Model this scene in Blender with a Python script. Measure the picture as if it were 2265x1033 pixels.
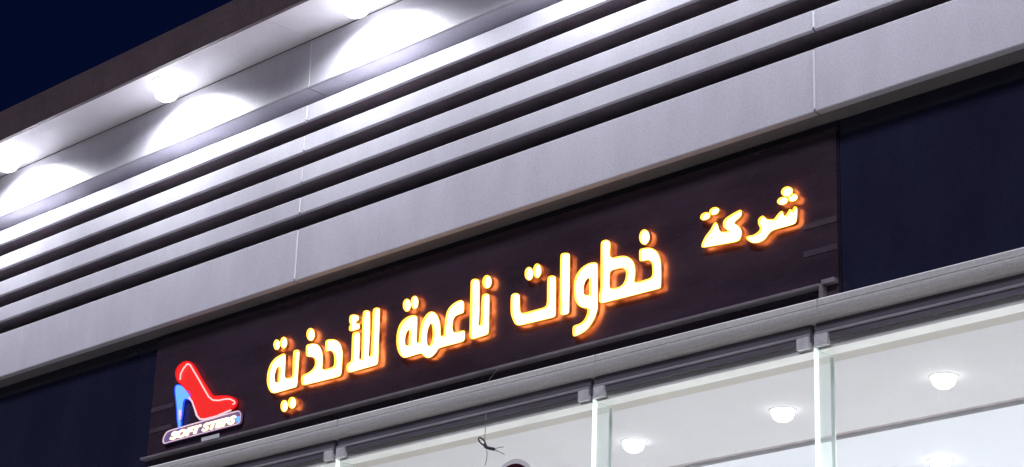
import bpy, bmesh, math, random
from mathutils import Matrix, Vector
from mathutils.geometry import tessellate_polygon

for o in list(bpy.data.objects):
    bpy.data.objects.remove(o, do_unlink=True)
scene = bpy.context.scene
COL = scene.collection
random.seed(7)

# ------------------------------------------------------------------ camera
cam_data = bpy.data.cameras.new("camera")
cam = bpy.data.objects.new("camera", cam_data)
COL.objects.link(cam)
cam_data.sensor_width = 36.0
cam_data.lens = 74.139
cam_data.clip_start = 0.05
cam_data.clip_end = 2000.0
_m = Matrix(((0.707942, 0.223268, 0.670051), (0.705404, -0.270507, -0.655158), (0.034978, 0.936471, -0.348997)))
cam.matrix_world = Matrix.Translation((5.62503, -5.5, 1.6)) @ _m.to_4x4()
scene.camera = cam

# ------------------------------------------------------------------ night sky, added frontal sun, exposure
world = bpy.data.worlds.new("World")
scene.world = world
world.use_nodes = True
wn = world.node_tree.nodes
sky = wn.new("ShaderNodeTexSky")
sky.sky_type = "NISHITA"
sky.sun_disc = False
SUN_EL, SUN_AZ = math.radians(38), math.radians(160)
sky.sun_elevation = math.radians(-3.0)
sky.sun_rotation = SUN_AZ
bg = wn["Background"]
bg.inputs["Strength"].default_value = 0.15
tint = wn.new("ShaderNodeMix")                     # city-night blue
tint.data_type = "RGBA"
tint.blend_type = "MULTIPLY"
tint.inputs[0].default_value = 1.0
tint.inputs[7].default_value = (0.07, 0.20, 1.0, 1)
world.node_tree.links.new(sky.outputs[0], tint.inputs[6])
world.node_tree.links.new(tint.outputs[2], bg.inputs[0])

fill_sun_data = bpy.data.lights.new("fill_sun", "SUN")  # wide lamp added as frontal night fill on the facade
fill_sun_data.energy = 0.85
fill_sun_data.angle = math.radians(14)
fill_sun_data.color = (0.90, 0.88, 1.0)
fill_sun = bpy.data.objects.new("fill_sun", fill_sun_data)
COL.objects.link(fill_sun)
_d = Vector((math.sin(SUN_AZ) * math.cos(SUN_EL), math.cos(SUN_AZ) * math.cos(SUN_EL), math.sin(SUN_EL)))
fill_sun.rotation_euler = _d.to_track_quat("Z", "Y").to_euler()
fill_sun.location = (0, -8, 12)

scene.view_settings.view_transform = "Standard"
scene.view_settings.look = "None"
scene.view_settings.exposure = 0.98
scene.view_settings.gamma = 1.0
scene.render.engine = "CYCLES"
scene.cycles.use_denoising = True
scene.cycles.max_bounces = 8
scene.cycles.sample_clamp_indirect = 8.0
scene.cycles.caustics_reflective = False
scene.cycles.caustics_refractive = False

# ------------------------------------------------------------------ sign outlines in metres along the facade (x, z)
LETTERS = [
    ([(-0.065, 4.298), (-0.058, 4.306), (-0.04, 4.306), (-0.022, 4.299), (-0.016, 4.286), (-0.012, 4.226), (-0.002, 4.212), (0.139, 4.211), (0.136, 4.328), (0.143, 4.336), (0.16, 4.336), (0.177, 4.329), (0.182, 4.318), (0.186, 4.166), (0.176, 4.161), (0.0, 4.165), (-0.026, 4.17), (-0.041, 4.183), (-0.063, 4.226)], [], 1),
    ([(0.055, 4.367), (0.054, 4.357), (0.049, 4.349), (0.042, 4.345), (0.033, 4.345), (0.025, 4.349), (0.017, 4.356), (0.011, 4.366), (0.009, 4.378), (0.01, 4.388), (0.015, 4.396), (0.022, 4.4), (0.031, 4.4), (0.04, 4.396), (0.047, 4.389), (0.053, 4.378)], [], 0),
    ([(0.1, 4.369), (0.099, 4.358), (0.094, 4.35), (0.087, 4.345), (0.079, 4.344), (0.071, 4.349), (0.063, 4.357), (0.058, 4.367), (0.056, 4.379), (0.057, 4.39), (0.061, 4.399), (0.068, 4.404), (0.077, 4.404), (0.085, 4.4), (0.093, 4.392), (0.098, 4.381)], [], 0),
    ([(0.204, 4.409), (0.209, 4.416), (0.23, 4.414), (0.25, 4.407), (0.254, 4.397), (0.258, 4.167), (0.254, 4.159), (0.222, 4.16), (0.213, 4.166), (0.209, 4.175)], [], 1),
    ([(0.397, 4.335), (0.403, 4.326), (0.406, 4.213), (0.409, 4.154), (0.403, 4.129), (0.387, 4.101), (0.363, 4.079), (0.336, 4.066), (0.292, 4.06), (0.282, 4.066), (0.28, 4.096), (0.287, 4.104), (0.318, 4.104), (0.342, 4.115), (0.356, 4.139), (0.359, 4.159), (0.333, 4.167), (0.308, 4.181), (0.29, 4.206), (0.282, 4.24), (0.281, 4.278), (0.29, 4.308), (0.314, 4.33), (0.348, 4.341), (0.376, 4.341)], [[(0.364, 4.285), (0.35, 4.283), (0.337, 4.271), (0.329, 4.251), (0.33, 4.229), (0.335, 4.217), (0.359, 4.21), (0.366, 4.216)]], 1),
    ([(0.419, 4.411), (0.426, 4.418), (0.446, 4.418), (0.463, 4.408), (0.468, 4.394), (0.465, 4.336), (0.513, 4.335), (0.546, 4.329), (0.573, 4.313), (0.591, 4.291), (0.598, 4.266), (0.598, 4.239), (0.592, 4.209), (0.687, 4.21), (0.685, 4.262), (0.676, 4.279), (0.663, 4.287), (0.624, 4.29), (0.619, 4.298), (0.618, 4.334), (0.625, 4.339), (0.659, 4.336), (0.686, 4.326), (0.709, 4.306), (0.722, 4.279), (0.727, 4.247), (0.728, 4.172), (0.724, 4.162), (0.714, 4.161), (0.417, 4.165), (0.416, 4.205), (0.423, 4.217)], [[(0.466, 4.29), (0.537, 4.286), (0.551, 4.271), (0.555, 4.254), (0.549, 4.229), (0.536, 4.214), (0.516, 4.208), (0.465, 4.211)]], 1),
    ([(0.668, 4.377), (0.666, 4.366), (0.661, 4.358), (0.653, 4.353), (0.643, 4.353), (0.633, 4.358), (0.625, 4.366), (0.619, 4.377), (0.617, 4.389), (0.619, 4.4), (0.624, 4.408), (0.632, 4.413), (0.642, 4.413), (0.652, 4.408), (0.66, 4.4), (0.666, 4.389)], [], 0),
    ([(-0.302, 4.411), (-0.296, 4.419), (-0.278, 4.419), (-0.259, 4.412), (-0.251, 4.402), (-0.244, 4.261), (-0.248, 4.212), (-0.233, 4.212), (-0.232, 4.259), (-0.233, 4.335), (-0.224, 4.341), (-0.209, 4.341), (-0.195, 4.335), (-0.19, 4.324), (-0.185, 4.174), (-0.193, 4.164), (-0.278, 4.162), (-0.289, 4.168), (-0.295, 4.178)], [], 1),
    ([(-0.181, 4.385), (-0.182, 4.375), (-0.187, 4.367), (-0.195, 4.363), (-0.205, 4.363), (-0.216, 4.367), (-0.225, 4.375), (-0.231, 4.386), (-0.233, 4.397), (-0.232, 4.407), (-0.227, 4.415), (-0.219, 4.419), (-0.208, 4.419), (-0.198, 4.415), (-0.189, 4.407), (-0.183, 4.396)], [], 0),
    ([(-0.337, 4.326), (-0.336, 4.289), (-0.343, 4.286), (-0.368, 4.286), (-0.387, 4.282), (-0.398, 4.271), (-0.402, 4.253), (-0.401, 4.231), (-0.391, 4.21), (-0.33, 4.21), (-0.325, 4.202), (-0.324, 4.17), (-0.333, 4.163), (-0.479, 4.164), (-0.49, 4.149), (-0.508, 4.137), (-0.527, 4.132), (-0.549, 4.136), (-0.57, 4.151), (-0.58, 4.163), (-0.673, 4.161), (-0.696, 4.166), (-0.717, 4.184), (-0.732, 4.21), (-0.74, 4.239), (-0.741, 4.276), (-0.73, 4.311), (-0.709, 4.33), (-0.68, 4.34), (-0.651, 4.34), (-0.628, 4.334), (-0.618, 4.325), (-0.617, 4.274), (-0.616, 4.212), (-0.599, 4.209), (-0.598, 4.252), (-0.592, 4.288), (-0.578, 4.312), (-0.557, 4.329), (-0.535, 4.333), (-0.512, 4.324), (-0.492, 4.304), (-0.479, 4.278), (-0.472, 4.245), (-0.471, 4.211), (-0.446, 4.21), (-0.447, 4.249), (-0.444, 4.285), (-0.436, 4.315), (-0.418, 4.331), (-0.39, 4.342), (-0.36, 4.345), (-0.344, 4.338)], [[(-0.661, 4.283), (-0.676, 4.279), (-0.687, 4.261), (-0.69, 4.239), (-0.686, 4.215), (-0.66, 4.207), (-0.66, 4.242)], [(-0.533, 4.285), (-0.546, 4.269), (-0.554, 4.243), (-0.555, 4.216), (-0.55, 4.193), (-0.537, 4.18), (-0.522, 4.192), (-0.515, 4.217), (-0.516, 4.245), (-0.523, 4.274)]], 1),
    ([(-0.664, 4.388), (-0.665, 4.378), (-0.669, 4.369), (-0.677, 4.365), (-0.686, 4.365), (-0.695, 4.369), (-0.703, 4.377), (-0.709, 4.387), (-0.712, 4.398), (-0.711, 4.409), (-0.706, 4.417), (-0.699, 4.421), (-0.69, 4.421), (-0.681, 4.417), (-0.672, 4.41), (-0.667, 4.399)], [], 0),
    ([(-0.617, 4.39), (-0.618, 4.379), (-0.622, 4.37), (-0.629, 4.366), (-0.637, 4.365), (-0.646, 4.369), (-0.654, 4.377), (-0.66, 4.388), (-0.663, 4.399), (-0.662, 4.41), (-0.658, 4.419), (-0.651, 4.423), (-0.642, 4.424), (-0.633, 4.42), (-0.625, 4.412), (-0.619, 4.401)], [], 0),
    ([(-0.904, 4.416), (-0.897, 4.422), (-0.879, 4.422), (-0.861, 4.415), (-0.859, 4.401), (-0.851, 4.177), (-0.857, 4.164), (-1.028, 4.163), (-1.045, 4.168), (-1.054, 4.183), (-1.054, 4.201), (-1.046, 4.207), (-1.025, 4.21), (-1.029, 4.293), (-1.03, 4.336), (-1.019, 4.34), (-0.996, 4.337), (-0.981, 4.329), (-0.977, 4.282), (-0.977, 4.207), (-0.959, 4.208), (-0.965, 4.316), (-0.969, 4.419), (-0.96, 4.425), (-0.937, 4.422), (-0.923, 4.412), (-0.914, 4.306), (-0.917, 4.21), (-0.899, 4.21), (-0.901, 4.303)], [], 1),
    ([(-1.056, 4.422), (-1.038, 4.424), (-1.011, 4.417), (-0.995, 4.406), (-0.994, 4.391), (-1.012, 4.384), (-1.011, 4.377), (-0.992, 4.375), (-0.984, 4.366), (-0.986, 4.348), (-1.042, 4.35), (-1.054, 4.357), (-1.054, 4.375), (-1.045, 4.378), (-1.056, 4.396)], [], 1),
    ([(-1.209, 4.339), (-1.188, 4.341), (-1.15, 4.334), (-1.122, 4.319), (-1.1, 4.294), (-1.088, 4.263), (-1.085, 4.171), (-1.095, 4.157), (-1.339, 4.162), (-1.353, 4.171), (-1.358, 4.201), (-1.35, 4.209), (-1.305, 4.214), (-1.28, 4.225), (-1.268, 4.241), (-1.271, 4.267), (-1.286, 4.282), (-1.329, 4.292), (-1.336, 4.301), (-1.341, 4.341), (-1.331, 4.346), (-1.296, 4.344), (-1.264, 4.334), (-1.239, 4.313), (-1.224, 4.284), (-1.218, 4.247), (-1.22, 4.206), (-1.137, 4.207), (-1.14, 4.253), (-1.152, 4.278), (-1.172, 4.289), (-1.194, 4.288), (-1.205, 4.299)], [], 1),
    ([(-1.287, 4.384), (-1.288, 4.373), (-1.293, 4.365), (-1.301, 4.361), (-1.312, 4.36), (-1.322, 4.365), (-1.332, 4.373), (-1.339, 4.384), (-1.343, 4.395), (-1.342, 4.406), (-1.337, 4.415), (-1.328, 4.419), (-1.318, 4.419), (-1.307, 4.415), (-1.297, 4.407), (-1.29, 4.396)], [], 0),
    ([(-1.481, 4.329), (-1.478, 4.275), (-1.477, 4.215), (-1.418, 4.212), (-1.424, 4.265), (-1.428, 4.334), (-1.416, 4.337), (-1.392, 4.334), (-1.383, 4.323), (-1.384, 4.258), (-1.384, 4.169), (-1.393, 4.163), (-1.539, 4.162), (-1.564, 4.17), (-1.587, 4.195), (-1.601, 4.23), (-1.6, 4.272), (-1.584, 4.306), (-1.554, 4.327), (-1.515, 4.335), (-1.495, 4.337)], [[(-1.521, 4.286), (-1.537, 4.281), (-1.548, 4.262), (-1.55, 4.236), (-1.545, 4.212), (-1.52, 4.204), (-1.515, 4.23)]], 1),
    ([(-1.527, 4.384), (-1.528, 4.376), (-1.532, 4.369), (-1.539, 4.365), (-1.547, 4.365), (-1.556, 4.368), (-1.564, 4.375), (-1.57, 4.384), (-1.573, 4.393), (-1.572, 4.402), (-1.568, 4.409), (-1.561, 4.413), (-1.553, 4.413), (-1.544, 4.409), (-1.536, 4.403), (-1.53, 4.394)], [], 0),
    ([(-1.477, 4.384), (-1.477, 4.374), (-1.482, 4.366), (-1.489, 4.361), (-1.498, 4.361), (-1.508, 4.365), (-1.516, 4.373), (-1.523, 4.382), (-1.526, 4.393), (-1.525, 4.403), (-1.521, 4.411), (-1.513, 4.415), (-1.504, 4.416), (-1.495, 4.412), (-1.486, 4.404), (-1.48, 4.394)], [], 0),
    ([(-1.438, 4.086), (-1.439, 4.076), (-1.444, 4.068), (-1.451, 4.064), (-1.46, 4.063), (-1.47, 4.067), (-1.479, 4.074), (-1.485, 4.084), (-1.488, 4.094), (-1.487, 4.104), (-1.483, 4.112), (-1.476, 4.116), (-1.466, 4.116), (-1.456, 4.113), (-1.448, 4.106), (-1.441, 4.096)], [], 0),
    ([(-1.383, 4.09), (-1.384, 4.081), (-1.389, 4.073), (-1.397, 4.069), (-1.407, 4.069), (-1.417, 4.073), (-1.427, 4.08), (-1.434, 4.089), (-1.437, 4.1), (-1.436, 4.11), (-1.431, 4.117), (-1.423, 4.121), (-1.413, 4.121), (-1.402, 4.118), (-1.393, 4.11), (-1.386, 4.101)], [], 0),
    ([(1.344, 4.395), (1.344, 4.388), (1.34, 4.382), (1.334, 4.378), (1.324, 4.377), (1.314, 4.378), (1.305, 4.383), (1.298, 4.389), (1.294, 4.396), (1.294, 4.403), (1.298, 4.409), (1.305, 4.413), (1.314, 4.414), (1.324, 4.413), (1.333, 4.408), (1.34, 4.402)], [], 0),
    ([(1.321, 4.364), (1.321, 4.359), (1.318, 4.354), (1.311, 4.351), (1.303, 4.35), (1.294, 4.352), (1.286, 4.355), (1.279, 4.36), (1.276, 4.365), (1.276, 4.371), (1.28, 4.376), (1.286, 4.379), (1.295, 4.379), (1.304, 4.378), (1.312, 4.375), (1.318, 4.37)], [], 0),
    ([(1.365, 4.366), (1.365, 4.36), (1.362, 4.355), (1.356, 4.352), (1.348, 4.351), (1.339, 4.353), (1.332, 4.356), (1.326, 4.361), (1.322, 4.367), (1.323, 4.372), (1.326, 4.377), (1.332, 4.38), (1.34, 4.381), (1.348, 4.379), (1.356, 4.376), (1.362, 4.371)], [], 0),
    ([(1.364, 4.318), (1.36, 4.274), (1.351, 4.264), (1.252, 4.265), (1.234, 4.254), (1.219, 4.238), (1.192, 4.232), (1.162, 4.237), (1.139, 4.254), (1.132, 4.266), (1.144, 4.268), (1.168, 4.265), (1.192, 4.274), (1.199, 4.285), (1.188, 4.306), (1.189, 4.323), (1.208, 4.331), (1.219, 4.321), (1.228, 4.31), (1.261, 4.303), (1.27, 4.313), (1.288, 4.326), (1.299, 4.326), (1.302, 4.308), (1.311, 4.303), (1.32, 4.313), (1.329, 4.324), (1.337, 4.323), (1.339, 4.31), (1.343, 4.318), (1.349, 4.329), (1.358, 4.328)], [], 1),
    ([(1.111, 4.375), (1.113, 4.354), (1.071, 4.335), (1.099, 4.317), (1.113, 4.293), (1.108, 4.269), (1.096, 4.259), (0.926, 4.274), (0.924, 4.287), (0.941, 4.314), (0.966, 4.333), (0.982, 4.355), (0.991, 4.359), (1.0, 4.346), (1.01, 4.313), (1.056, 4.307), (1.028, 4.329), (1.025, 4.347), (1.034, 4.361), (1.071, 4.372), (1.102, 4.378)], [[(0.969, 4.312), (0.963, 4.302), (0.974, 4.299)]], 1),
    ([(0.963, 4.395), (0.964, 4.389), (0.961, 4.384), (0.955, 4.381), (0.947, 4.379), (0.938, 4.38), (0.929, 4.382), (0.922, 4.387), (0.918, 4.392), (0.918, 4.398), (0.921, 4.403), (0.927, 4.407), (0.935, 4.408), (0.944, 4.408), (0.953, 4.405), (0.959, 4.4)], [], 0),
    ([(1.006, 4.405), (1.006, 4.399), (1.003, 4.394), (0.997, 4.39), (0.989, 4.389), (0.98, 4.39), (0.972, 4.392), (0.965, 4.397), (0.961, 4.402), (0.961, 4.408), (0.964, 4.413), (0.97, 4.416), (0.978, 4.418), (0.987, 4.417), (0.995, 4.415), (1.002, 4.41)], [], 0),
]
SHOE = [(-2.311, 4.393), (-2.31, 4.416), (-2.29, 4.434), (-2.258, 4.442), (-2.227, 4.44), (-2.199, 4.426), (-2.165, 4.396), (-2.125, 4.349), (-2.082, 4.304), (-2.039, 4.259), (-2.015, 4.236), (-1.984, 4.225), (-1.926, 4.218), (-1.882, 4.208), (-1.844, 4.192), (-1.827, 4.176), (-1.828, 4.16), (-1.846, 4.15), (-1.901, 4.141), (-1.972, 4.135), (-2.03, 4.136), (-2.066, 4.141), (-2.09, 4.153), (-2.112, 4.18), (-2.14, 4.221), (-2.18, 4.27), (-2.223, 4.311), (-2.266, 4.344), (-2.29, 4.358)]
SHOE_LINE = [(-2.274, 4.361), (-2.273, 4.389), (-2.256, 4.412), (-2.227, 4.43), (-2.205, 4.421), (-2.174, 4.387), (-2.122, 4.331), (-2.07, 4.272), (-2.035, 4.234), (-2.004, 4.214), (-1.959, 4.204), (-1.909, 4.202), (-1.873, 4.196), (-1.842, 4.181), (-1.828, 4.169), (-1.848, 4.167)]
HEEL = [(-2.309, 4.336), (-2.291, 4.34), (-2.256, 4.327), (-2.214, 4.299), (-2.184, 4.271), (-2.17, 4.25), (-2.18, 4.245), (-2.199, 4.254), (-2.219, 4.26), (-2.233, 4.249), (-2.234, 4.219), (-2.234, 4.182), (-2.24, 4.16), (-2.235, 4.141), (-2.236, 4.118), (-2.25, 4.115), (-2.26, 4.145), (-2.269, 4.17), (-2.277, 4.213), (-2.292, 4.262), (-2.308, 4.312)]
SOLE = [(-2.186, 4.256), (-2.159, 4.233), (-2.133, 4.193), (-2.115, 4.16), (-2.087, 4.137), (-2.05, 4.13), (-1.963, 4.129), (-1.858, 4.14)]
HEEL_TIP = [(-2.251, 4.207), (-2.246, 4.188), (-2.241, 4.163)]
NAME_PLATE = [(-2.359, 4.071), (-2.361, 4.09), (-2.347, 4.11), (-2.329, 4.119), (-1.808, 4.126), (-1.793, 4.122), (-1.782, 4.109), (-1.78, 4.075), (-1.79, 4.068), (-2.321, 4.067), (-2.344, 4.065)]
NAME_PLATE_END = [(-1.816, 4.102), (-1.787, 4.102), (-1.788, 4.073), (-1.808, 4.073)]
# text baseline: start, end, cap height pts [(-2.318, 4.072), (-1.814, 4.068), (-2.311, 4.101), (-1.818, 4.101)]
TIE = [[(-0.181, 3.696), (-0.194, 3.71), (-0.211, 3.718), (-0.225, 3.729), (-0.234, 3.743), (-0.227, 3.748), (-0.216, 3.743), (-0.203, 3.734), (-0.196, 3.725), (-0.189, 3.711), (-0.178, 3.699), (-0.162, 3.695), (-0.136, 3.686)], [(-0.196, 3.774), (-0.197, 3.753), (-0.196, 3.727)], [(-0.136, 3.688), (-0.113, 3.69), (-0.089, 3.687)], [(-0.137, 3.683), (-0.112, 3.671), (-0.084, 3.658)], [(-0.185, 3.69), (-0.179, 3.671), (-0.183, 3.648), (-0.19, 3.63)]]
# ------------------------------------------------------------------ materials
def mat(name, base, rough=0.5, metallic=0.0, var=0.0, vscale=8.0, bump=0.0, bscale=400.0, stretch=(1, 1, 1),
        spec=0.5, emit=None, estr=0.0, coat=0.0, rvar=0.0, speck=0.0):
    m = bpy.data.materials.new(name)
    m.use_nodes = True
    nt = m.node_tree
    b = nt.nodes["Principled BSDF"]
    b.inputs["Base Color"].default_value = (*base, 1)
    b.inputs["Roughness"].default_value = rough
    b.inputs["Metallic"].default_value = metallic
    b.inputs["Specular IOR Level"].default_value = spec
    b.inputs["Coat Weight"].default_value = coat
    if emit:
        b.inputs["Emission Color"].default_value = (*emit, 1)
        b.inputs["Emission Strength"].default_value = estr
    if var or bump or rvar:
        tc = nt.nodes.new("ShaderNodeTexCoord")
        mp = nt.nodes.new("ShaderNodeMapping")
        mp.inputs["Scale"].default_value = stretch
        nt.links.new(tc.outputs["Object"], mp.inputs[0])
    if var or rvar:
        n = nt.nodes.new("ShaderNodeTexNoise")
        n.inputs["Scale"].default_value = vscale
        n.inputs["Detail"].default_value = 6
        n.inputs["Roughness"].default_value = 0.65
        nt.links.new(mp.outputs[0], n.inputs["Vector"])
    if var:
        r = nt.nodes.new("ShaderNodeValToRGB")
        r.color_ramp.elements[0].position = 0.3
        r.color_ramp.elements[1].position = 0.7
        r.color_ramp.elements[0].color = (*[c * (1 - var) for c in base], 1)
        r.color_ramp.elements[1].color = (*[min(1, c * (1 + var)) for c in base], 1)
        nt.links.new(n.outputs["Fac"], r.inputs[0])
        nt.links.new(r.outputs[0], b.inputs["Base Color"])
    if speck:                                         # fine flake in the paint
        tc2 = nt.nodes.new("ShaderNodeTexCoord")
        n3 = nt.nodes.new("ShaderNodeTexNoise")
        n3.inputs["Scale"].default_value = 130.0
        n3.inputs["Detail"].default_value = 2
        nt.links.new(tc2.outputs["Object"], n3.inputs["Vector"])
        r3 = nt.nodes.new("ShaderNodeMapRange")
        r3.inputs["From Min"].default_value = 0.3; r3.inputs["From Max"].default_value = 0.7
        r3.inputs["To Min"].default_value = 1 - speck; r3.inputs["To Max"].default_value = 1 + speck
        nt.links.new(n3.outputs["Fac"], r3.inputs["Value"])
        mm = nt.nodes.new("ShaderNodeMix"); mm.data_type = "RGBA"; mm.blend_type = "MULTIPLY"; mm.inputs[0].default_value = 1.0
        nt.links.new(r.outputs[0], mm.inputs[6])
        nt.links.new(r3.outputs[0], mm.inputs[7])
        nt.links.new(mm.outputs[2], b.inputs["Base Color"])
    if rvar:
        mr = nt.nodes.new("ShaderNodeMapRange")
        mr.inputs["From Min"].default_value = 0.3
        mr.inputs["From Max"].default_value = 0.7
        mr.inputs["To Min"].default_value = max(0.02, rough - rvar)
        mr.inputs["To Max"].default_value = min(1, rough + rvar)
        nt.links.new(n.outputs["Fac"], mr.inputs["Value"])
        nt.links.new(mr.outputs[0], b.inputs["Roughness"])
    if bump:
        n2 = nt.nodes.new("ShaderNodeTexNoise")
        n2.inputs["Scale"].default_value = bscale
        n2.inputs["Detail"].default_value = 3
        nt.links.new(mp.outputs[0], n2.inputs["Vector"])
        bp = nt.nodes.new("ShaderNodeBump")
        bp.inputs["Strength"].default_value = bump
        bp.inputs["Distance"].default_value = 0.002
        nt.links.new(n2.outputs["Fac"], bp.inputs["Height"])
        nt.links.new(bp.outputs[0], b.inputs["Normal"])
    return m

def glow(name, color, strength, base=(0.6, 0.5, 0.4)):
    return mat(name, base, 0.4, emit=color, estr=strength)

def uneven_glow(name, color_a, color_b, s_lo, s_hi, scale, base=(0.6, 0.5, 0.4)):
    """LED-lit acrylic: brighter and paler over the modules, dimmer and yellower between them"""
    m = mat(name, base, 0.4)
    nt = m.node_tree
    b = nt.nodes["Principled BSDF"]
    tc = nt.nodes.new("ShaderNodeTexCoord")
    n = nt.nodes.new("ShaderNodeTexNoise")
    n.inputs["Scale"].default_value = scale
    n.inputs["Detail"].default_value = 2
    nt.links.new(tc.outputs["Object"], n.inputs["Vector"])
    mr = nt.nodes.new("ShaderNodeMapRange")
    mr.inputs["From Min"].default_value = 0.32; mr.inputs["From Max"].default_value = 0.68
    mr.inputs["To Min"].default_value = s_lo; mr.inputs["To Max"].default_value = s_hi
    nt.links.new(n.outputs["Fac"], mr.inputs["Value"])
    cr = nt.nodes.new("ShaderNodeValToRGB")
    cr.color_ramp.elements[0].position = 0.32; cr.color_ramp.elements[1].position = 0.6
    cr.color_ramp.elements[0].color = (*color_a, 1); cr.color_ramp.elements[1].color = (*color_b, 1)
    nt.links.new(n.outputs["Fac"], cr.inputs[0])
    nt.links.new(cr.outputs[0], b.inputs["Emission Color"])
    nt.links.new(mr.outputs[0], b.inputs["Emission Strength"])
    return m

def glass_mat(name, tint, gloss=0.06, milky=0.0):
    m = bpy.data.materials.new(name)
    m.use_nodes = True
    nt = m.node_tree
    nt.nodes.clear()
    out = nt.nodes.new("ShaderNodeOutputMaterial")
    tr = nt.nodes.new("ShaderNodeBsdfTransparent")
    tr.inputs[0].default_value = (*tint, 1)
    gl = nt.nodes.new("ShaderNodeBsdfGlossy")
    gl.inputs["Roughness"].default_value = gloss
    lw = nt.nodes.new("ShaderNodeLayerWeight")
    lw.inputs[0].default_value = 0.5
    pw = nt.nodes.new("ShaderNodeMath"); pw.operation = "POWER"; pw.inputs[1].default_value = 5.0
    fr = nt.nodes.new("ShaderNodeMath"); fr.operation = "MULTIPLY_ADD"
    fr.inputs[1].default_value = 0.9; fr.inputs[2].default_value = 0.035
    nt.links.new(lw.outputs["Facing"], pw.inputs[0])
    nt.links.new(pw.outputs[0], fr.inputs[0])
    mx = nt.nodes.new("ShaderNodeMixShader")
    nt.links.new(fr.outputs[0], mx.inputs[0])
    nt.links.new(tr.outputs[0], mx.inputs[1])
    nt.links.new(gl.outputs[0], mx.inputs[2])
    last = mx
    if milky:
        di = nt.nodes.new("ShaderNodeBsdfTranslucent")
        di.inputs[0].default_value = (0.93, 0.97, 0.95, 1)
        d2 = nt.nodes.new("ShaderNodeBsdfDiffuse")
        d2.inputs[0].default_value = (0.93, 0.97, 0.95, 1)
        a = nt.nodes.new("ShaderNodeAddShader")
        nt.links.new(di.outputs[0], a.inputs[0])
        nt.links.new(d2.outputs[0], a.inputs[1])
        m2 = nt.nodes.new("ShaderNodeMixShader")
        m2.inputs[0].default_value = milky
        nt.links.new(mx.outputs[0], m2.inputs[1])
        nt.links.new(a.outputs[0], m2.inputs[2])
        last = m2
    nt.links.new(last.outputs[0], out.inputs[0])
    return m

M = {}
M["clad"] = mat("cladding_paint", (0.62, 0.605, 0.67), 0.40, var=0.08, vscale=3.5, bump=0.10, bscale=260, stretch=(1.6, 1, 0.6), speck=0.09)
M["soffit"] = mat("soffit_paint", (0.84, 0.81, 0.83), 0.5, var=0.05, vscale=4.0, bump=0.06, speck=0.07)
M["fascia"] = mat("dark_brown_metal", (0.095, 0.066, 0.076), 0.45, var=0.2, vscale=5, bump=0.1, speck=0.3)
M["backing"] = mat("dark_backing", (0.075, 0.062, 0.074), 0.8, var=0.2, vscale=6)
M["gap_shade"] = mat("dark_gap_shade", (0.20, 0.165, 0.19), 0.6, var=0.2, vscale=8, speck=0.25)  # dark tone that paints the shade inside the board gaps
M["band_shade"] = mat("grey_band_shade", (0.19, 0.18, 0.185), 0.6, var=0.15, vscale=6, speck=0.15)  # grey that paints the shade under the lower band
M["navy"] = mat("navy_gloss_panel", (0.019, 0.020, 0.043), 0.16, var=0.3, vscale=2.0, rvar=0.06, stretch=(0.8, 1, 0.4), speck=0.10)
M["board"] = mat("black_sign_board", (0.052, 0.034, 0.048), 0.30, var=0.30, vscale=2.5, rvar=0.12, stretch=(0.5, 1, 2), speck=0.15)
M["rail"] = mat("sign_mounting_rail", (0.085, 0.065, 0.085), 0.33, var=0.3, vscale=6, stretch=(0.4, 1, 2), rvar=0.1)
M["ledge"] = mat("sign_ledge_metal", (0.20, 0.18, 0.20), 0.35, var=0.3, vscale=20, stretch=(0.4, 1, 1))
M["sealant"] = mat("white_sealant", (0.85, 0.85, 0.88), 0.35)
M["alu"] = mat("satin_aluminium", (0.55, 0.54, 0.54), 0.38, metallic=0.0, var=0.12, vscale=10, stretch=(0.15, 1, 6), bump=0.05, speck=0.1)
M["gasket"] = mat("dark_rail", (0.13, 0.122, 0.145), 0.45, var=0.25, vscale=12, stretch=(0.2, 1, 4))
M["ridge"] = mat("rail_lip", (0.38, 0.37, 0.40), 0.35, var=0.2, vscale=14, stretch=(0.2, 1, 1))
M["white_frame"] = mat("cream_head_frame", (0.92, 0.92, 0.88), 0.35, var=0.05, vscale=8)
M["gypsum"] = mat("painted_gypsum", (0.64, 0.635, 0.655), 0.8, var=0.03, vscale=3, bump=0.05, speck=0.03)
M["bulkhead"] = mat("beige_bulkhead", (0.50, 0.47, 0.43), 0.7, var=0.05, vscale=4)
M["white_paint"] = mat("white_wall_paint", (0.78, 0.81, 0.86), 0.7, var=0.02, vscale=3)
M["sensor"] = mat("grey_plastic", (0.6, 0.6, 0.62), 0.5)
M["slot"] = mat("shadow_slot", (0.40, 0.36, 0.37), 0.7, var=0.2, vscale=20)
M["tile"] = mat("shop_floor_tile", (0.70, 0.69, 0.67), 0.25, var=0.05, vscale=2)
M["render"] = mat("side_wall_render", (0.35, 0.34, 0.34), 0.9, var=0.1, vscale=3, bump=0.3, bscale=80)
M["pave"] = mat("pavement_paver", (0.28, 0.26, 0.25), 0.85, var=0.15, vscale=3, bump=0.3, bscale=60)
M["asphalt"] = mat("asphalt", (0.05, 0.05, 0.052), 0.9, var=0.2, vscale=6, bump=0.4, bscale=50)
M["kerb"] = mat("kerb_concrete", (0.33, 0.32, 0.31), 0.9, var=0.15, vscale=5)
M["glass"] = glass_mat("clear_shop_glass", (0.985, 0.99, 0.99), 0.02)
M["fin"] = glass_mat("green_glass_fin", (0.94, 0.975, 0.96), 0.06, milky=0.10)
M["silicone"] = glass_mat("translucent_silicone", (0.9, 0.94, 0.92), 0.2, milky=0.75)
M["edge"] = mat("glass_edge_highlight", (0.93, 0.97, 0.95), 0.15)  # near-white colour stands in for light caught in the glass edge
M["chrome"] = mat("patch_fitting_metal", (0.70, 0.70, 0.71), 0.3, metallic=0.0, var=0.2, vscale=30)
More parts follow.
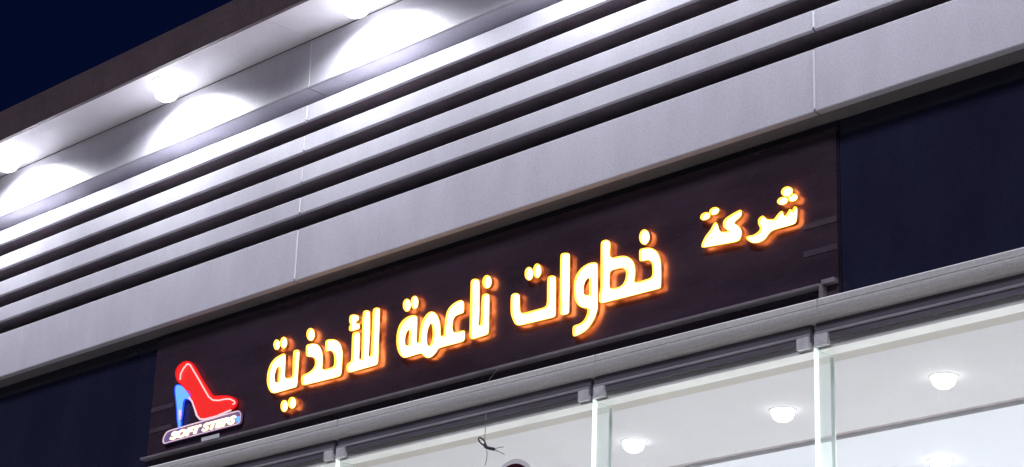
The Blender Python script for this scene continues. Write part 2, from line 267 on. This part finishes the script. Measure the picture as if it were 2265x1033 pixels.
M["trim"] = mat("lamp_trim", (0.7, 0.7, 0.7), 0.4)
def lamp_glass(name, color, strength):
    """frosted bulb glass: glows itself and lets the light of the lamp inside through"""
    m = bpy.data.materials.new(name)
    m.use_nodes = True
    nt = m.node_tree
    nt.nodes.clear()
    out = nt.nodes.new("ShaderNodeOutputMaterial")
    em = nt.nodes.new("ShaderNodeEmission")
    em.inputs[0].default_value = (*color, 1); em.inputs[1].default_value = strength
    tr = nt.nodes.new("ShaderNodeBsdfTransparent")
    tr.inputs[0].default_value = (0.8, 0.8, 0.8, 1)
    ad = nt.nodes.new("ShaderNodeAddShader")
    nt.links.new(em.outputs[0], ad.inputs[0]); nt.links.new(tr.outputs[0], ad.inputs[1]); nt.links.new(ad.outputs[0], out.inputs[0])
    return m
M["lens"] = lamp_glass("soffit_lamp_lens", (0.93, 0.96, 1.0), 1.6)
M["ilens"] = glow("shop_lamp_lens", (0.97, 0.98, 1.0), 2.6)
M["face"] = uneven_glow("letter_face_glow", (1.0, 0.75, 0.28), (1.0, 0.86, 0.56), 1.3, 3.0, 9.0)
M["rim"] = glow("letter_rim_glow", (1.0, 0.47, 0.02), 1.0, (0.7, 0.4, 0.05))
M["return"] = uneven_glow("letter_return_glow", (1.0, 0.16, 0.02), (1.0, 0.28, 0.06), 0.02, 0.30, 22.0, (0.3, 0.12, 0.04))
M["halo"] = uneven_glow("letter_back_glow", (1.0, 0.17, 0.03), (1.0, 0.29, 0.07), 1.2, 10.0, 16.0)
M["red"] = glow("red_acrylic", (1.0, 0.035, 0.030), 0.36, (0.5, 0.01, 0.01))
M["redside"] = glow("red_return", (1.0, 0.012, 0.015), 0.40, (0.4, 0.01, 0.01))
M["blue"] = glow("blue_acrylic", (0.10, 0.30, 1.0), 0.85, (0.05, 0.1, 0.4))
M["blueside"] = glow("blue_return", (0.015, 0.06, 0.75), 0.7, (0.02, 0.05, 0.3))
M["pink"] = glow("pink_white_tube", (1.0, 0.70, 0.80), 0.30, (0.7, 0.6, 0.65))
M["redline"] = glow("red_highlight_line", (1.0, 0.38, 0.36), 0.9, (0.7, 0.3, 0.3))
M["plate"] = glow("violet_plate", (0.40, 0.22, 0.62), 0.10, (0.2, 0.15, 0.3))
M["text"] = glow("plate_lettering", (1.0, 0.74, 0.32), 1.5)
M["ledge_glint"] = mat("pale_reflection", (0.62, 0.64, 0.64), 0.5, var=0.1, vscale=30)  # pale colour of the painted reflection on the sign ledge
M["tie"] = mat("dark_purple_ribbon", (0.045, 0.03, 0.055), 0.6)
M["thread"] = mat("grey_thread", (0.35, 0.33, 0.32), 0.7)
M["maroon"] = mat("maroon_print", (0.035, 0.004, 0.012), 0.4, var=0.3, vscale=10)
M["gold"] = mat("brown_gold_print", (0.10, 0.06, 0.03), 0.4, var=0.6, vscale=60)
M["stick_white"] = mat("white_vinyl", (0.85, 0.85, 0.85), 0.4)

# ------------------------------------------------------------------ helpers
def tag(o, label=None, cat=None, group=None, kind=None):
    if label: o["label"] = label
    if cat: o["category"] = cat
    if group: o["group"] = group
    if kind: o["kind"] = kind
    return o

def empty(name, loc=(0, 0, 0)):
    o = bpy.data.objects.new(name, None)
    o.empty_display_size = 0.1
    COL.objects.link(o)
    o.location = loc
    return o

def link(name, me, m, parent=None):
    o = bpy.data.objects.new(name, me)
    COL.objects.link(o)
    for x in (m if isinstance(m, (list, tuple)) else [m]):
        if x.name not in [s.name for s in me.materials if s]:
            me.materials.append(x)
    if parent:
        o.parent = parent
        o.matrix_parent_inverse = Matrix.Translation(-parent_loc(parent))
    return o

def parent_loc(p):
    v = Vector(p.location)
    return v

def mesh(name, verts, faces, m, parent=None, mi=None, smooth=False):
    me = bpy.data.meshes.new(name)
    me.from_pydata([tuple(v) for v in verts], [], faces)
    if isinstance(m, (list, tuple)):
        for x in m: me.materials.append(x)
    else:
        me.materials.append(m)
    if mi:
        for p, k in zip(me.polygons, mi): p.material_index = k
    bm = bmesh.new(); bm.from_mesh(me)
    bmesh.ops.recalc_face_normals(bm, faces=bm.faces)
    bm.to_mesh(me); bm.free()
    if smooth:
        for p in me.polygons: p.use_smooth = True
    o = bpy.data.objects.new(name, me)
    COL.objects.link(o)
    if parent:
        o.parent = parent
        o.matrix_parent_inverse = Matrix.Translation(-parent_loc(parent))
    return o

def box(name, x0, x1, y0, y1, z0, z1, m, parent=None):
    v = [(x, y, z) for x in (x0, x1) for y in (y0, y1) for z in (z0, z1)]
    f = [(0, 1, 3, 2), (4, 6, 7, 5), (0, 4, 5, 1), (2, 3, 7, 6), (0, 2, 6, 4), (1, 5, 7, 3)]
    return mesh(name, v, f, m, parent)

def profile(name, yz, x0, x1, m, parent=None, smooth=False):
    n = len(yz)
    v = [(x0, y, z) for y, z in yz] + [(x1, y, z) for y, z in yz]
    f = [(i, (i + 1) % n, n + (i + 1) % n, n + i) for i in range(n)]
    f += [tuple(range(n)), tuple(range(2 * n - 1, n - 1, -1))]
    return mesh(name, v, f, m, parent)

def lathe(name, rz, cx, cy, m, parent=None, n=28, smooth=True):
    """rz: list of (radius, z) from outside to axis"""
    v, f = [], []
    for r, z in rz:
        for k in range(n):
            a = 2 * math.pi * k / n
            v.append((cx + r * math.cos(a), cy + r * math.sin(a), z))
    for i in range(len(rz) - 1):
        for k in range(n):
            f.append((i * n + k, i * n + (k + 1) % n, (i + 1) * n + (k + 1) % n, (i + 1) * n + k))
    return mesh(name, v, f, m, parent, smooth=smooth)

def tube(name, pts, r, m, parent=None, n=8, flat=1.0):
    """round bar through 3-D points; ends capped"""
    pts = [Vector(p) for p in pts]
    v, f = [], []
    for i, p in enumerate(pts):
        t = (pts[min(i + 1, len(pts) - 1)] - pts[max(i - 1, 0)]).normalized()
        a = Vector((0, 1, 0))
        b = t.cross(a).normalized()
        for k in range(n):
            g = 2 * math.pi * k / n
            v.append(p + b * r * math.cos(g) + a * r * flat * math.sin(g))
    for i in range(len(pts) - 1):
        for k in range(n):
            f.append((i * n + k, i * n + (k + 1) % n, (i + 1) * n + (k + 1) % n, (i + 1) * n + k))
    f += [tuple(range(n)), tuple(range(len(pts) * n - 1, (len(pts) - 1) * n - 1, -1))]
    return mesh(name, v, f, m, parent, smooth=True)

def area(p):
    return 0.5 * sum(p[i][0] * p[(i + 1) % len(p)][1] - p[(i + 1) % len(p)][0] * p[i][1] for i in range(len(p)))

def ccw(p):
    return list(p) if area(p) > 0 else list(reversed(p))

def chaikin(p, it=1, q=0.22):
    for _ in range(it):
        o = []
        for i in range(len(p)):
            a, b = p[i], p[(i + 1) % len(p)]
            L = math.hypot(b[0] - a[0], b[1] - a[1])
            t = min(q, 0.012 / max(L, 1e-6))
            o.append((a[0] + (b[0] - a[0]) * t, a[1] + (b[1] - a[1]) * t))
            o.append((b[0] - (b[0] - a[0]) * t, b[1] - (b[1] - a[1]) * t))
        p = o
    return p

def offset(p, d):
    """offset a ccw loop outwards by d (inwards when d < 0)"""
    n = len(p); o = []
    for i in range(n):
        a, b, c = p[i - 1], p[i], p[(i + 1) % n]
        e1 = Vector((b[0] - a[0], b[1] - a[1])); e2 = Vector((c[0] - b[0], c[1] - b[1]))
        if e1.length < 1e-7: e1 = e2.copy()
        if e2.length < 1e-7: e2 = e1.copy()
        e1.normalize(); e2.normalize()
        n1 = Vector((e1.y, -e1.x)); n2 = Vector((e2.y, -e2.x))
        s = n1 + n2
        if s.length < 1e-4: s = n1
        s.normalize()
        k = d / max(0.55, s.dot(n1))
        o.append((b[0] + s.x * k, b[1] + s.y * k))
    return o

def fill(loops, y):
    pts = [Vector((x, z, 0)) for lp in loops for x, z in lp]
    tris = tessellate_polygon([[Vector((x, z, 0)) for x, z in lp] for lp in loops])
    return [(p.x, y, p.y) for p in pts], [tuple(t) for t in tris]

def wall_faces(v, f, loop, ya, yb):
    n = len(loop); b = len(v)
    v += [(x, ya, z) for x, z in loop] + [(x, yb, z) for x, z in loop]
    f += [(b + i, b + (i + 1) % n, b + n + (i + 1) % n, b + n + i) for i in range(n)]

def channel_letter(name, outline, holes, sm, parent, mats, y_front=0.071, y_face=0.082, y_back=0.086, t=0.003, fname="face", backing=True, slim=0.0):
    """shallow tray with a glowing face set inside a raised rim, standing clear of the board"""
    o = ccw(outline); hs = [ccw(h) for h in holes]
    if sm:
        o = chaikin(o, 2); hs = [chaikin(h, 2) for h in hs]
    if slim:
        o = offset(o, -slim)
    oo = offset(o, t); hh = [offset(h, -t * 0.7) for h in hs]
    v, f, mi = [], [], []
    wall_faces(v, f, oo, y_front, y_back); mi += [0] * len(oo)
    for h in hh:
        wall_faces(v, f, h, y_front, y_back); mi += [0] * len(h)
    for a, b in [(o, oo)] + list(zip(hs, hh)):
        k = len(f); wall_faces(v, f, a, y_front, y_face + 0.004); mi += [1] * (len(f) - k)
        n = len(a); base = len(v)
        v += [(x, y_front, z) for x, z in a] + [(x, y_front, z) for x, z in b]
        f += [(base + i, base + (i + 1) % n, base + n + (i + 1) % n, base + n + i) for i in range(n)]
        mi += [1] * n
    r = mesh(name, v, f, [mats[0], mats[1]], parent, mi)
    fv, ff = fill([o] + hs, y_face)
    mesh(fname, fv, ff, mats[2], r)
    if backing:
        bv, bf = fill([o] + hs, y_back)
        for a, c in [(o, oo)] + list(zip(hs, hh)):
            n = len(a); k = len(bv)
            bv += [(x, y_back, z) for x, z in a] + [(x, y_back, z) for x, z in c]
            bf += [(k + i, k + (i + 1) % n, k + n + (i + 1) % n, k + n + i) for i in range(n)]
        mesh("back_panel", bv, bf, mats[3], r)
    return r

def lamp_light(name, loc, energy, size, blend, radius, parent, color=(0.90, 0.93, 1.0)):
    d = bpy.data.lights.new(name, "SPOT")
    d.energy = energy; d.spot_size = math.radians(size); d.spot_blend = blend
    d.shadow_soft_size = radius; d.color = color
    o = bpy.data.objects.new(name, d)
    COL.objects.link(o)
    o.parent = parent
    o.location = Vector(loc) - Vector(parent.location)
    return o

# ------------------------------------------------------------------ ground, pavement, road
g = box("ground", -400, 400, -400, 400, -0.3, -0.004, M["asphalt"]); tag(g, kind="structure")
g = box("road", -60, 60, -16, -8.0, -0.1, 0.0, M["asphalt"]); tag(g, kind="structure")
g = box("pavement", -60, 60, -7.7, 0.09, -0.1, 0.14, M["pave"]); tag(g, kind="structure")
g = box("kerb", -60, 60, -7.998, -7.702, -0.1, 0.15, M["kerb"]); tag(g, kind="structure")

# ------------------------------------------------------------------ the shop building
JX = [-7.11, -4.24, -1.37, 1.50, 4.37, 7.24]          # cladding joints
XL, XR = JX[0], JX[-1]
ZS = 5.816                                             # underside of the canopy
bld = empty("shop_building", (0, 0, 0))
tag(bld, "shop front clad in pale grey metal boards above a dark sign band and glazing", "building")

box("backing_wall", XL, XR, 0.125, 0.32, 3.97, 5.95, M["backing"], bld)
box("side_wall", XL - 0.25, XL - 0.003, -0.02, 6.0, 0.0, 5.95, M["render"], bld)
box("side_wall", XR + 0.003, XR + 0.25, -0.02, 6.0, 0.0, 5.95, M["render"], bld)
box("rear_wall", XL, XR, 5.6, 5.8, 0.0, 5.95, M["render"], bld)
box("roof", XL - 0.25, XR + 0.25, 0.0, 6.0, 5.953, 5.972, M["render"], bld)

def board_profile(z0, z1, depth=0.118, r=0.010):
    p = [(depth, z0), (r, z0)]
    for k in range(1, 6):
        a = math.pi / 2 * k / 5
        p.append((r - r * math.sin(a), z0 + r - r * math.cos(a)))
    p += [(0.0, z1 - 0.003), (0.003, z1), (depth, z1)]
    return p

ROWS = [("wall_panel", 5.567, ZS - 0.002), ("cladding_board", 5.400, 5.483), ("cladding_board", 5.250, 5.332),
        ("cladding_board", 5.098, 5.180), ("cladding_board", 4.947, 5.029), ("lower_band_panel", 4.629, 4.875)]
for i in range(len(JX) - 1):
    for nm, z0, z1 in ROWS:
        jit = random.uniform(-0.0012, 0.0012)
        dp = {"cladding_board": 0.013, "lower_band_panel": 0.030}.get(nm, 0.118)
        profile(nm, [(y + jit if y < 0.012 else y, z) for y, z in board_profile(z0, z1, dp, 0.006 if dp < 0.1 else 0.010)], JX[i] + 0.004, JX[i + 1] - 0.004, M["clad"], bld)
for x in JX[1:-1]:
    for nm, z0, z1 in ROWS:
        box("sealant_joint", x - 0.0035, x + 0.0035, -0.0015, 0.011, z0 + 0.012, z1 - 0.004, M["sealant"], bld)

for nm, z0, z1 in ROWS:
    if nm == "cladding_board":
        rail = box("gap_shade_block", XL, XR, 0.0145, 0.1245, z0 + 0.003, z1 - (0.008 if z0 > 5.39 else 0.0015), M["gap_shade"], bld)  # dark filler added behind each board to keep the gaps in shade
        if z0 > 5.39:
            box("bounce_plate", XL, XR, 0.0145, 0.1245, z1 - 0.0075, z1 - 0.001, M["clad"], rail)  # pale plate added to bounce light up onto the wall panel underside

box("band_shade_strip", XL, XR, 0.0305, 0.1115, 4.6295, 4.70, M["band_shade"], bld)  # added dark strip, paints the shade on the band underside

# canopy over the boards
can = box("canopy", XL - 0.25, XR + 0.25, -0.278, -0.002, 5.834, 5.968, M["fascia"], bld)
for i in range(len(JX) - 1):
    box("soffit_panel", JX[i] + 0.0015, JX[i + 1] - 0.0015, -0.279, -0.001, ZS, 5.833, M["soffit"], can)
    profile("fascia_panel", [(-0.281, 5.806), (-0.300, 5.806), (-0.302, 5.809), (-0.302, 5.972), (-0.298, 5.980), (-0.281, 5.980)],
            JX[i] + 0.0015, JX[i + 1] - 0.0015, M["fascia"], can)

# dark band that carries the sign
SX = [XL, -5.0, -2.515, -0.5, 1.522, 3.4, 5.3, XR]
for a, b in zip(SX[:-1], SX[1:]):
    box("dark_band_panel", a + 0.002, b - 0.002, 0.112, 0.124, 3.962, 4.628, M["navy"], bld)

# head frame above the glass: rounded aluminium nose, dark rail with a pale lip, cream underside
nose = [(0.110, 3.958), (0.055, 3.958), (0.050, 3.953), (0.050, 3.932), (0.0525, 3.930), (0.050, 3.928), (0.050, 3.921)]
for k in range(1, 7):
    a = math.pi / 2 * k / 6
    nose.append((0.085 - 0.035 * math.cos(a), 3.921 - 0.035 * math.sin(a)))
nose += [(0.110, 3.886)]
FX = [XL, -4.1, -1.115, 0.372, 1.41, 3.1, 5.1, XR]     # glass joints
hf = profile("head_frame", nose, XL, XR, M["alu"], bld)
for x in FX[1:-1]:
    box("frame_joint", x + 0.05 - 0.002, x + 0.05 + 0.002, 0.0485, 0.06, 3.922, 3.957, M["ridge"], hf)
for a, b in zip(FX[:-1], FX[1:]):
    rail = box("dark_rail", a + 0.012, b - 0.012, 0.092, 0.112, 3.822, 3.885, M["gasket"], bld)
    profile("rail_lip", [(0.0915, 3.843), (0.086, 3.844), (0.084, 3.848), (0.086, 3.852), (0.0915, 3.853)], a + 0.012, b - 0.012, M["ridge"], rail)
box("head_frame_underside", XL, XR, 0.113, 0.185, 3.795, 3.90, M["white_frame"], bld)
box("head_bulkhead", XL, XR, 0.188, 0.30, 3.812, 3.96, M["bulkhead"], bld)

# glazing: panes, glass fins behind the joints, patch fittings
for i, (a, b) in enumerate(zip(FX[:-1], FX[1:])):
    box("glass_pane", a + 0.004, b - 0.004, 0.099, 0.111, 0.14, 3.821, M["glass"], bld)
for x in FX[1:-1]:
    fin = box("glass_fin", x - 0.007, x + 0.007, 0.116, 0.195, 0.14, 3.794, M["fin"], bld)
    box("fin_edge_highlight", x - 0.0072, x + 0.0072, 0.196, 0.202, 0.14, 3.79, M["edge"], fin)  # white strip painted as the bright rear edge highlight
    box("silicone_joint", x - 0.0035, x + 0.0035, 0.098, 0.1155, 0.14, 3.80, M["silicone"], fin)
    for s in (-1, 1):
        box("patch_fitting", x + s * 0.040 - 0.026, x + s * 0.040 + 0.026, 0.082, 0.098, 3.800, 3.842, M["chrome"], bld)
tube("screw_cap", [(0.325, 0.080, 3.826), (0.325, 0.074, 3.826)], 0.008, M["stick_white"], bld)

# ------------------------------------------------------------------ shop interior
o = box("floor", XL, XR, 0.10, 5.6, 0.0, 0.15, M["tile"]); tag(o, kind="structure")
o = box("ceiling", XL, XR, 0.302, 1.19, 3.85, 3.95, M["gypsum"]); tag(o, kind="structure")
box("shadow_slot", XL, XR, 1.192, 1.258, 3.862, 3.95, M["slot"], o)
box("rear_ceiling", XL, XR, 1.26, 5.598, 3.846, 3.95, M["white_paint"], o)
o = box("wall_back", XL, XR, 5.45, 5.598, 0.15, 3.845, M["white_paint"]); tag(o, kind="structure")
o = box("wall_left", XL, XL + 0.12, 0.32, 5.44, 0.15, 3.845, M["white_paint"]); tag(o, kind="structure")
o = box("wall_right", XR - 0.12, XR, 0.32, 5.44, 0.15, 3.845, M["white_paint"]); tag(o, kind="structure")

def shop_downlight(x, y, z, label, group):
    r = empty("ceiling_downlight", (x, y, z))
    tag(r, label, "downlight", group)
    lathe("trim_ring", [(0.056, z - 0.0005), (0.055, z - 0.002), (0.047, z - 0.003)], x, y, M["trim"], r)
    lathe("lens", [(0.046, z - 0.003), (0.045, z - 0.014), (0.038, z - 0.032), (0.022, z - 0.044), (0.0, z - 0.048)], x, y, M["ilens"], r)
    lamp_light("lamp", (x, y, z - 0.075), SHOP_W, 150, 0.5, 0.04, r, (0.97, 0.98, 1.0))
    return r

SHOP_W = 122.0
SENSOR = (0.058, 1.748)
shop_downlight(1.473, 0.785, 3.85, "bright shop ceiling downlight in the pane right of the tall glass joint", "shop ceiling downlights")
shop_downlight(0.735, 0.785, 3.85, "bright shop ceiling downlight just left of the tall right-hand glass joint", "shop ceiling downlights")
shop_downlight(-0.040, 0.785, 3.85, "bright shop ceiling downlight lowest in the photo, beside the middle glass joint", "shop ceiling downlights")
shop_downlight(0.791, 1.771, 3.846, "shop ceiling downlight of the rear row at the bottom edge, beyond the dark ceiling slot", "shop ceiling downlights")
for x, where in ((-2.4, "below the red shoe logo"), (-0.8, "below the middle of the sign"), (2.4, "past the right-hand edge"), (4.0, "far past the right-hand edge")):
    shop_downlight(x, 1.771, 3.846, "rear row shop ceiling downlight out of view " + where, "shop ceiling downlights")

sen = empty("ceiling_sensor", (0.0, 0.0, 0.0))
sen.location = (SENSOR[0], SENSOR[1], 3.846)
tag(sen, "small grey round sensor on the bright rear ceiling near the bottom edge", "sensor")
lathe("base", [(0.034, 3.8455), (0.034, 3.836), (0.028, 3.832), (0.0, 3.832)], SENSOR[0], SENSOR[1], M["sensor"], sen)
lathe("cap", [(0.018, 3.8315), (0.016, 3.820), (0.0, 3.816)], SENSOR[0], SENSOR[1], M["sensor"], sen)

# ------------------------------------------------------------------ soffit downlights over the boards
LAMP_Y = -0.155
def soffit_downlight(x, label):
    z = ZS
    r = empty("soffit_downlight", (x, LAMP_Y, z))
    tag(r, label, "downlight", "downlights along the canopy soffit")
    lathe("trim_ring", [(0.074, z - 0.0005), (0.073, z - 0.003), (0.0655, z - 0.003), (0.0652, z - 0.0005)], x, LAMP_Y, M["trim"], r)
    lathe("lens", [(0.064, z - 0.0006), (0.064, z - 0.030), (0.060, z - 0.060), (0.050, z - 0.082), (0.030, z - 0.096), (0.0, z - 0.101)], x, LAMP_Y, M["lens"], r)
    lamp_light("lamp", (x, LAMP_Y, z - 0.014), SOFFIT_W, 163, 0.55, 0.025, r)
    return r

SOFFIT_W = 34.0
soffit_downlight(-3.69, "glowing soffit downlight cut by the left edge, farthest along the canopy")
soffit_downlight(-2.28, "glowing soffit downlight fully in view, second from the left edge")
soffit_downlight(-0.88, "glowing soffit downlight at the top edge, nearest of the three in view")
for x, where in ((-5.10, "past the left edge of the picture"), (0.52, "just past the top edge of the picture"), (1.92, "above the right end of the sign"),
                 (3.32, "above the plain band right of the sign"), (4.72, "at the near end of the canopy")):
    soffit_downlight(x, "soffit downlight out of view " + where)

# ------------------------------------------------------------------ the illuminated sign
sign = empty("shop_sign", (-0.5, 0.098, 4.02))
tag(sign, "long black sign board with glowing warm white Arabic channel letters", "sign")
box("sign_board", -2.51, 1.517, 0.098, 0.1115, 3.962, 4.60, M["board"], sign)
profile("bottom_ledge", [(0.0975, 4.006), (0.062, 4.006), (0.060, 4.009), (0.060, 4.016), (0.0975, 4.018)], -2.51, 1.46, M["ledge"], sign)
box("bottom_ledge_end", 1.463, 1.517, 0.070, 0.0975, 4.014, 4.030, M["ledge"], sign)
box("ledge_cap", 1.4605, 1.4675, 0.060, 0.0975, 3.96, 4.012, M["ledge"], sign)
for z_ in (4.140, 4.243):
    box("mounting_rail", -2.508, -2.335, 0.0955, 0.0975, z_, z_ + 0.022, M["rail"], sign)
    box("mounting_rail", 1.370, 1.515, 0.0955, 0.0975, z_, z_ + 0.022, M["rail"], sign)
tube("cable", [(-0.172, 0.063, 3.945), (-0.165, 0.058, 3.958), (-0.118, 0.058, 3.998), (-0.095, 0.066, 4.008)], 0.0018, M["rail"], sign)
for x_ in (-2.46, -1.68, -0.88, -0.08, 0.72, 1.47):
    for z_ in (4.040, 4.570):
        tube("screw", [(x_, 0.0975, z_), (x_, 0.0945, z_)], 0.006, M["ledge"], sign)
for o_, h_, s_ in LETTERS:
    channel_letter("letter", o_, h_, s_, sign, (M["return"], M["rim"], M["face"], M["halo"]), slim=0.0015)

# ------------------------------------------------------------------ the shoe logo
shoe = empty("shoe_logo_sign", (-2.02, 0.098, 4.03))
tag(shoe, "glowing red high heel shoe logo with blue heel on a small lettered plate", "logo sign")
channel_letter("shoe_upper", SHOE, [], 1, shoe, (M["redside"], M["redside"], M["red"], M["redside"]), y_front=0.077, t=0.005)
tube("edge_line", [(x, 0.0785, z) for x, z in SHOE_LINE], 0.0032, M["redline"], shoe)
channel_letter("heel", HEEL, [], 1, shoe, (M["blueside"], M["blueside"], M["blue"], M["blueside"]), y_front=0.078, t=0.003)
tube("heel_tip", [(x, 0.078, z) for x, z in HEEL_TIP], 0.007, M["pink"], shoe)
tube("sole_line", [(x, 0.078, z) for x, z in SOLE], 0.005, M["pink"], shoe)
pl = channel_letter("name_plate", NAME_PLATE, [], 1, shoe, (M["plate"], M["pink"], M["plate"], M["fascia"]), y_front=0.076, y_face=0.080, t=0.004)
ev, ef = fill([ccw(NAME_PLATE_END)], 0.0785)
mesh("plate_end", ev, ef, M["blue"], pl)
cu = bpy.data.curves.new("lettering", "FONT")
cu.body = "SOFT STEPS"
cu.size = 0.050
cu.extrude = 0.004
cu.offset = 0.0016
cu.shear = 0.25
cu.space_character = 1.02
tmp = bpy.data.objects.new("lettering", cu)
COL.objects.link(tmp)
bpy.context.view_layer.update()
me = bpy.data.meshes.new_from_object(tmp.evaluated_get(bpy.context.evaluated_depsgraph_get()))
bpy.data.objects.remove(tmp, do_unlink=True)
xs = [v.co.x for v in me.vertices]; ys = [v.co.y for v in me.vertices]
sx = 0.490 / (max(xs) - min(xs)); sz = 0.036 / (max(ys) - min(ys))
x_lo, y_lo = min(xs), min(ys)
me.transform(Matrix(((sx, 0, 0, -2.306 - x_lo * sx), (0, 0, -1, 0.0775), (0, sz, 0, 4.073 - y_lo * sz), (0, 0, 0, 1))))
me.materials.clear()
link("lettering", me, M["text"], pl)
box("ledge_reflection", -2.035, -1.905, 0.058, 0.0605, 4.018, 4.036, M["ledge_glint"], shoe)  # reflection on the ledge, built as a small pale plate

# ------------------------------------------------------------------ small things on the glass
tie = empty("ribbon_tie", (-0.19, 0.085, 3.77))
tag(tie, "small dark knotted ribbon hanging from the frame in front of the glass", "ribbon")
tube("loop", [(x, 0.085, z) for x, z in TIE[0]], 0.0032, M["tie"], tie)
tube("knot", [(-0.196, 0.083, 3.715), (-0.186, 0.081, 3.702), (-0.170, 0.081, 3.695), (-0.140, 0.083, 3.686)], 0.0065, M["tie"], tie)
tube("thread", [(x, 0.085, z) for x, z in [(-0.196, 3.842)] + TIE[1]], 0.0015, M["thread"], tie)
for p in TIE[2:]:
    tube("tail", [(x, 0.085, z) for x, z in p], 0.0016, M["thread"], tie)

def disc(name, cx, cz, r0, r1, y0, y1, m, parent):
    n = 40; v, f = [], []
    for y in (y0, y1):
        for r in (r0, r1):
            for k in range(n):
                a = 2 * math.pi * k / n
                v.append((cx + r * math.cos(a), y, cz + r * math.sin(a)))
    for k in range(n):
        j = (k + 1) % n
        f += [(k, j, n + j, n + k), (2 * n + k, 3 * n + k, 3 * n + j, 2 * n + j), (n + k, n + j, 3 * n + j, 3 * n + k)]
        if r0 > 0: f.append((k, 2 * n + k, 2 * n + j, j))
    return mesh(name, v, f, m, parent)

st = empty("round_sticker", (-0.045, 0.098, 3.49))
tag(st, "round dark maroon sticker with white border on the glass at the bottom edge", "sticker")
disc("border", -0.045, 3.508, 0.108, 0.126, 0.0965, 0.0985, M["stick_white"], st)
disc("emblem", -0.045, 3.508, 0.0, 0.1078, 0.0968, 0.0985, M["maroon"], st)
disc("emblem_mark", -0.083, 3.570, 0.0, 0.020, 0.0958, 0.0966, M["gold"], st)
